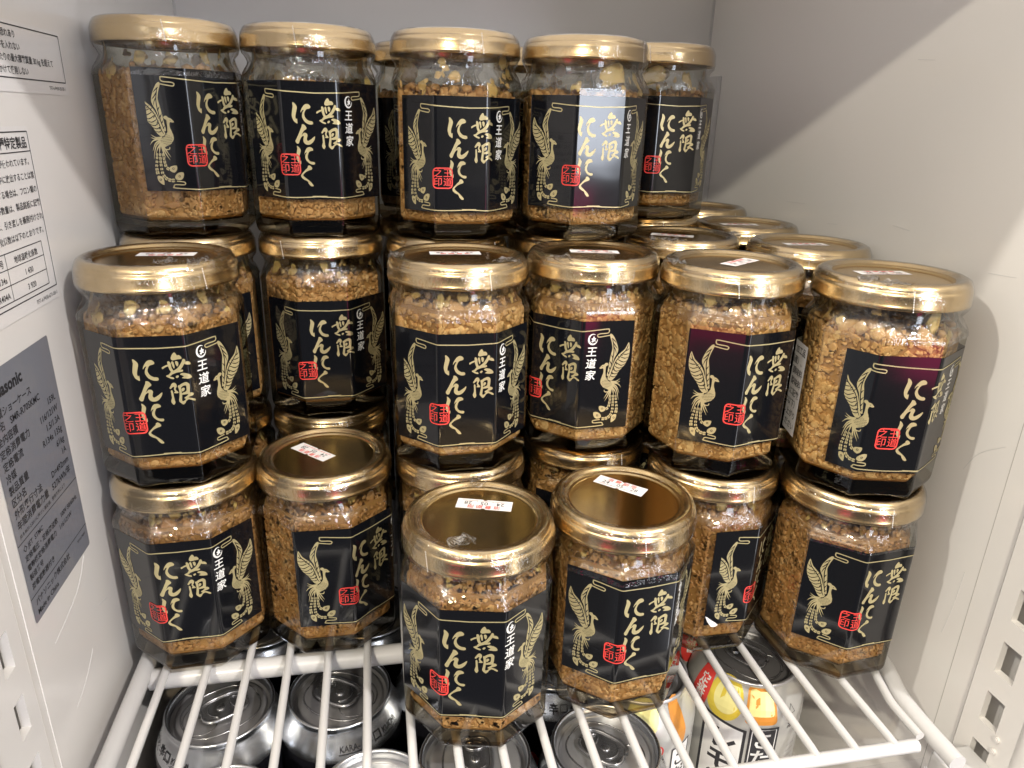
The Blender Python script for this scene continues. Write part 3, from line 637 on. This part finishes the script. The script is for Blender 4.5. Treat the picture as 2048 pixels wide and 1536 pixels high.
# ---- lower row
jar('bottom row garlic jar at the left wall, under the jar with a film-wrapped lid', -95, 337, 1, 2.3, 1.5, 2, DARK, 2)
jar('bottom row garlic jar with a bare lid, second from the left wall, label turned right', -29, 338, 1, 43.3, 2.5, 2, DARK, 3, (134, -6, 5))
jar('bottom row garlic jar half hidden behind the foremost jar', 40, 335, 1, 1, 0, 2, BROWN, 1)
jar('bottom row garlic jar mostly hidden behind the two front jars', 111, 350, 1, 3, 0, 2, BROWN, 2)
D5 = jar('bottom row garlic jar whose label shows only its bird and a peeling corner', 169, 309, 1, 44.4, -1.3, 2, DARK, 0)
A = Art(); A.poly([(-38.1, Z0+6), (-34.6, Z0+3.4), (-30.4, Z0-.1), (-34.2, Z0-.9)], 0, True, 2)
pc = link('peeled_corner', A.build('peeled_corner', ['paper'], lambda t_, z, o: per(t_+1.3, z, .9), [c-1.3 for c in CUT]), bpy.data.objects[D5.name], (0, 0, 3.6)); pc['label'] = 'white curled corner of the label'
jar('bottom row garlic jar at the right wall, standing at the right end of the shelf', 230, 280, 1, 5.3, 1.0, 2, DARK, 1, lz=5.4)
# ---- middle row
jar('middle level garlic jar at the left wall, its lid top showing a date sticker', -95, 340, 2, 2.3, -2.5, 1, BROWN, 3, (180, 1, 12), [(10, -20, 30), (22, -20, 70)], lz=1)
jar('middle level garlic jar in dim light behind, under the second top row jar', -29, 414, 2, 1.8, -3.0, 1, BROWN, 0, lz=-3.4)
jar('middle level garlic jar behind at the left wall, two label characters showing', -97, 409, 2, 3, 1.5, 1, BROWN, 1)
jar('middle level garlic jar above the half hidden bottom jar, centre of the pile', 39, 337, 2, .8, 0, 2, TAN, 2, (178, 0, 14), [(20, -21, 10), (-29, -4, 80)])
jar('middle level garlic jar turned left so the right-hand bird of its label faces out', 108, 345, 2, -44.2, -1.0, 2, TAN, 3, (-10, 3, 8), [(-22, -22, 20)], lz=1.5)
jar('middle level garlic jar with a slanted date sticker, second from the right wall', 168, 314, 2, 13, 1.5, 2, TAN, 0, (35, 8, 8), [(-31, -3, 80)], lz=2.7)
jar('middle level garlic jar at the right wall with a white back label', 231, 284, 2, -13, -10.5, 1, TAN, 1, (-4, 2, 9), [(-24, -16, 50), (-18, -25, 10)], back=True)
jar('middle level garlic jar under the third top row jar, only its lid edge showing', 40, 404, 2, 2, 0, 2, BROWN, 3)
jar('middle level garlic jar under the fourth top row jar, only its lid edge showing', 111, 418, 2, 2, 0, 2, BROWN, 2)
jar('middle level garlic jar behind with crumpled film on both sides of its dark lid', 178, 398, 2, 4, 0, 2, BROWN, 1, (-28, -2, 9), [(-22, -22, 15), (31, -2, 80), (-14, -26, 5)])
jar('middle level garlic jar at the right wall, first one behind the corner jar', 241, 367, 2, 4, 0, 2, BROWN, 0, (-3, 2, 6))
jar('middle level garlic jar at the right wall, second behind the corner jar', 241, 440, 2, 4, 0, 2, BROWN, 3, (-6, -1, 7), [(12, -25, 10)], up=1)
jar('middle level garlic jar at the right wall farthest back, partly behind the fifth top jar', 240, 508, 2, 4, 0, 2, BROWN, 2, (-14, -16, -8), up=4)
jar('middle level garlic jar under the rearmost visible top jar', 184, 468, 2, 4, 0, 2, BROWN, 1, up=4)
# ---- top row
jar('top row garlic jar at the left wall, turned so the left bird faces the front', -97, 415, 3, 45.8, -1.0, 1, BROWN, 0, lz=7.7)
jar('top row garlic jar second from the left wall', -29, 415, 3, 1.8, -2.0, 0, BROWN, 1, lz=4.3)
jar('top row garlic jar third from the left wall', 45, 403, 3, -1.2, -4.0, 0, BROWN, 2)
jar('top row garlic jar with the white window reflection on its label, fourth from the left', 114, 402, 3, 2.3, 1.5, 0, BROWN, 3, lz=1.9)
jar('top row garlic jar at the right end, standing farther back than the rest', 178, 458, 3, 3, 0, 0, BROWN, 0, lz=1, up=4)
# ---- those behind
jar('top level garlic jar behind, seen between the second and third top row jars', 36, 473, 3, 2, 0, 0, BROWN, 1)
jar('top level garlic jar behind, seen between the third and fourth top row jars', 110, 474, 3, 2, 0, 0, BROWN, 2)
hid = 'garlic jar in the hidden rows at the back of the pile'
for x, y, lv in ((-32, 484, 3), (-97, 409, 1), (-29, 410, 1), (40, 404, 1), (111, 420, 1), (178, 390, 1), (240, 360, 1), (-32, 484, 2), (36, 474, 2), (110, 486, 2), (184, 462, 1), (240, 438, 1), (-32, 484, 1), (36, 474, 1), (110, 488, 1), (240, 508, 1)):
    jar(hid, x, y, lv, 2, 0, 1, BROWN, 1, up=4 if (x, y) in ((184, 462), (240, 508)) else 0, group='hidden garlic jars at the back')

# ------------------------------------------------------------------ cans under the shelf
CP = [(0, -118), (22, -119), (25.5, -121.6), (27, -121), (31, -117.5), (33, -112), (33, -22), (32.8, -19.5), (32.2, -17), (30.9, -13.6), (29.2, -10), (27.4, -6.6), (26.3, -4.8), (25.9, -3.6), (26.1, -2.6)]
EP = [(26.1, -2.7), (26.6, -2.0), (26.9, -1.0), (26.6, -.2), (25.9, 0), (25.2, -.35), (24.8, -1.6), (24.2, -4.4), (23.6, -6.3), (22.9, -6.7), (22.3, -6.1), (21.9, -4.9), (21.2, -4.5), (0, -4.5)]
def can_meshes(body, neckmat, lid, lidc):
    mb = MB(); mi = [0 if z < -15 else 1 for r, z in CP][1:]; mb.lathe(CP, 72, mi); b_ = mb.mesh('can_body', [body, neckmat])
    mb = MB(); mb.lathe(EP, 72, [1]*7+[0]*(len(EP)-8)); e_ = mb.mesh('can_end', [lid, lidc])
    # embossed lines of the end: score mouth and tab well
    mb = MB()
    mouth = [(10.5*math.cos(k), -10.2+8.2*math.sin(k), -4.45) for k in np.linspace(0, 2*math.pi, 33)]; mb.tube(mouth, .28, 6, cap=False)
    well = [(15.5*abs(math.cos(k))**.75*math.copysign(1, math.cos(k)), 19*abs(math.sin(k))**.85*math.copysign(1, math.sin(k)), -4.5) for k in np.linspace(0, 2*math.pi, 49)]; mb.tube(well, .5, 6, cap=False)
    s_ = mb.mesh('score_line', ['tab'])
    mb = MB()
    tabo = [(8.0*abs(math.cos(k))**.6*math.copysign(1, math.cos(k)), 1.5+11.5*abs(math.sin(k))**.7*math.copysign(1, math.sin(k)), -2.6) for k in np.linspace(0, 2*math.pi, 41)]
    mb.tube(tabo, 1.05, 8, cap=False)
    rr = [[(x*q, 1.5+(y-1.5)*q, -2.7) for x, y, z in tabo[:-1]] for q in (1.0, .55)]
    hole = [(4.4*math.cos(k), 7.6+2.3*math.sin(k), -2.2) for k in np.linspace(0, 2*math.pi, 41)]
    mb.rings([[(x, y, -2.75) for x, y, z in tabo[:-1]], [(x*.35, 1+(y-1.5)*.3, -2.55) for x, y, z in tabo[:-1]]], 0, cap1=True); mb.tube(hole, .5, 8, cap=False)
    mb.lathe([(0, -1.7), (1.9, -1.75), (2.4, -2.3), (2.4, -4.4)], 20)
    arc = [(5.8*math.cos(k), -1.2+5.2*math.sin(k), -2.25) for k in np.linspace(R(200), R(340), 15)]; mb.tube(arc, .35, 6)
    t_ = mb.mesh('pull_tab', ['tab']); return b_, e_, s_, t_
neck = lambda t_, z, off: ((29.35-(z+10)*.52+.12+off)*math.sin(t_/30), -(29.35-(z+10)*.52+.12+off)*math.cos(t_/30), z)
A = Art(); A.text('KARA-', 4.0, -13.5, -12.2, 0, .01, align='LEFT', sx=.9); A.text('辛口', 5.6, -1.5, -12.7, 0, .01, align='LEFT'); A.text('KUCHI', 4.0, 10.4, -12.2, 0, .01, align='LEFT', sx=.9)
A.stroke([(10.2, -13.2), (22, -13.2)], .35, 0, False); A.stroke([(-13.8, -13.2), (-2.5, -13.2)], .35, 0, False)
kc = [k*1.0 for k in range(-14, 24)]
ME_KARA = A.build('neck_lettering', ['blackink'], neck, kc, step=.0004)
side = lambda t_, z, off: ((33.08+off)*math.sin(t_/33), -(33.08+off)*math.cos(t_/33), z)
A = Art(); A.stroke([(-9, -40), (-4, -52), (-10, -66)], [2, 5, 2], 0); A.stroke([(6, -44), (10, -60), (4, -72)], [2, 5, 2], 0)
ME_RED = A.build('red_brush_mark', ['redink'], side, [k*3.0 for k in range(-5, 6)], step=.0004)
CB = can_meshes('blackcan', 'alu', 'blacklid', 'alu'); CS = can_meshes('blackcan', 'alu', 'alulid', 'alu'); CW = can_meshes('whitecan', 'whitecan', 'blacklid', 'alulid')
def can(label, x, y, th, tab, kind, name, cat, group, z=-26):
    c = thing(name, label, cat, (x, y, z), R(th), group)
    c_ = {'b': CB, 's': CS, 'w': CW}[kind]; link('can_body', c_[0], c); e = link('can_end', c_[1], c)
    link('score_line', c_[2], e, rotz=R(tab)); link('pull_tab', c_[3], c, rotz=R(tab)); return c
GB = 'black beer cans under the wire shelf'
for lb, x, y, th, tab, kd in (
  ('black and silver beer can with dark lid, nearest the left wall under the wires', -87, 308, -62, 0, 'b'),
  ('black and silver beer can with dark lid, second from the left wall', -27, 309, 26, 30, 'b'),
  ('silver topped beer can at the bottom edge, in front of the leftmost can', -77, 243, 40, 150, 's'),
  ('silver topped beer can at the bottom edge, in front of the second dark-lidded can', -10, 241, 60, 20, 's'),
  ('silver topped beer can under the foremost garlic jar', 38, 256, 20, -25, 's'),
  ('silver topped beer can with its wide open ring showing, under the second front jar', 102, 252, 80, -35, 's'),
  ('beer can showing black neck lettering behind the silver can under the front jars', 92, 317, -16, 20, 's'),
  ('beer can half hidden behind the cross bar under the left bottom jar', -76, 375, 10, 0, 'b'),
  ('beer can half hidden behind the cross bar under the second bottom jar', -12, 374, 10, 0, 'b'),
  ('black beer can in deep shade between the foremost jar and the cross bar', 34, 321, 100, 40, 's')):
    c = can(lb, x, y, th, tab, kd, 'beer_can', 'can', GB); link('neck_lettering', ME_KARA, c); link('red_brush_mark', ME_RED, c)
# lemon sour cans
A = Art()
A.poly([(-15+11*math.cos(k), -30+13*math.sin(k)) for k in np.linspace(0, 5.8, 12)], 1, True); A.poly([(-14+8*math.cos(k), -29+9.5*math.sin(k)) for k in np.linspace(0, 5.8, 12)], 0, True)
A.poly(sheet(-2, 16, -40, -20, 2.5), 2, False)
A.poly(sheet(-.5, 14.5, -35, -21.5, 2), 0, False)
for k in range(3): A.poly([(2, -25-4*k), (14, -25-4*k), (14, -25.6-4*k), (2, -25.6-4*k)], 3, False)
A.poly([(-37, -22), (-28, -19), (-25, -32), (-27, -42), (-36, -44)], 4, True); A.text('定\n番', 7.5, -31.2, -31, 5, .02, line=.9)
A.poly([(-25, -41), (0, -45), (0, -112), (-25, -112)], 6, False); A.poly([(-23.3, -43), (-1.7, -46.6), (-1.7, -111), (-23.3, -111)], 5, False)
A.text('レ\nモ\nン', 17, -12, -62, 6, .03, line=.92)
A.poly([(1.5, -42), (18, -42), (18, -112), (1.5, -112)], 6, False); A.stroke([(3, -43.5), (16.5, -43.5), (16.5, -111), (3, -111), (3, -43.5)], .5, 5, False)
A.text('こ\nだ\nわ\nり', 13, 9.8, -56, 5, .02, line=.95)
A.stroke([(24, -36), (26.5, -31), (29, -36), (24, -36)], .5, 6, False); A.text('酒', 6, 26.5, -45, 6)
for k in range(10): A.stroke([(27, -60-4*k), (34, -60-4*k)], .7, 7, False)
A.text('定番の\nサワー', 8.5, -50, -62, 6, .02)
def sides(t_, z, off):
    z = z+18; r_ = float(np.interp(z, [-112, -22, -19.5, -17, -13.6, -10, -6.6, -4.8, -3.6], [33, 33, 32.8, 32.2, 30.9, 29.2, 27.4, 26.3, 25.9]))+.12+off
    return (r_*math.sin(t_/33), -r_*math.cos(t_/33), z)
ME_LEMON = A.build('can_print', ['paleyellow', 'yellow', 'orange', 'paleyellow', 'redink', 'whiteink', 'blackink', 'seam'], sides, [k*3.0 for k in range(-22, 14)], step=.004, zcuts=[-40, -37.5, -35, -31.6, -28, -24.6, -22.8])
A = Art(); A.poly([(-4+10*math.cos(k), -26+11*math.sin(k)) for k in np.linspace(0, 5.8, 12)], 0, True); A.poly([(14, -18), (22, -20), (23, -44), (15, -42)], 2, True)
A.text('定\n番\nの', 11, -6, -52, 3, .03, line=.95)
for k in range(4): A.poly([(6+2.2*math.cos(q)*(1 if k % 2 else 1.3), -46-13*k+4*math.sin(q)) for q in np.linspace(0, 5.5, 10)], 4, True); A.poly([(6+1.3*math.cos(q)*(1 if k % 2 else 1.4), -46-13*k+3*math.sin(q)) for q in np.linspace(0, 5.5, 10)], 6, True)
A.poly([(14, -47), (28, -45), (28, -112), (14, -112)], 3, False); A.poly([(15, -48), (27, -46), (27, -111), (15, -111)], 5, False); A.text('こ\nだ\nわ\nり', 11, 21, -60, 3, .02, line=.95)
ME_LEMON2 = A.build('can_print', ['paleyellow', 'yellow', 'orange', 'blackink', 'redink', 'whiteink', 'whitecan'], sides, [k*3.0 for k in range(-8, 12)], step=.004, zcuts=[-40, -37.5, -35, -31.6, -28, -24.6, -22.8])
GL = 'lemon sour cans under the wire shelf'
c = can('white lemon sour can with a charcoal lid, under the wires left of the right wall', 205, 302, -24, 60, 'w', 'lemon_can', 'can', GL); link('can_print', ME_LEMON, c)
c = can('white lemon sour can with orange rings, half behind the second front jar', 137, 300, -8, 30, 'w', 'lemon_can', 'can', GL); link('can_print', ME_LEMON2, c)
c = can('white lemon sour can deep under the shelf behind the charcoal-lidded one', 196, 358, 30, 10, 'w', 'lemon_can', 'can', GL); link('can_print', ME_LEMON, c)
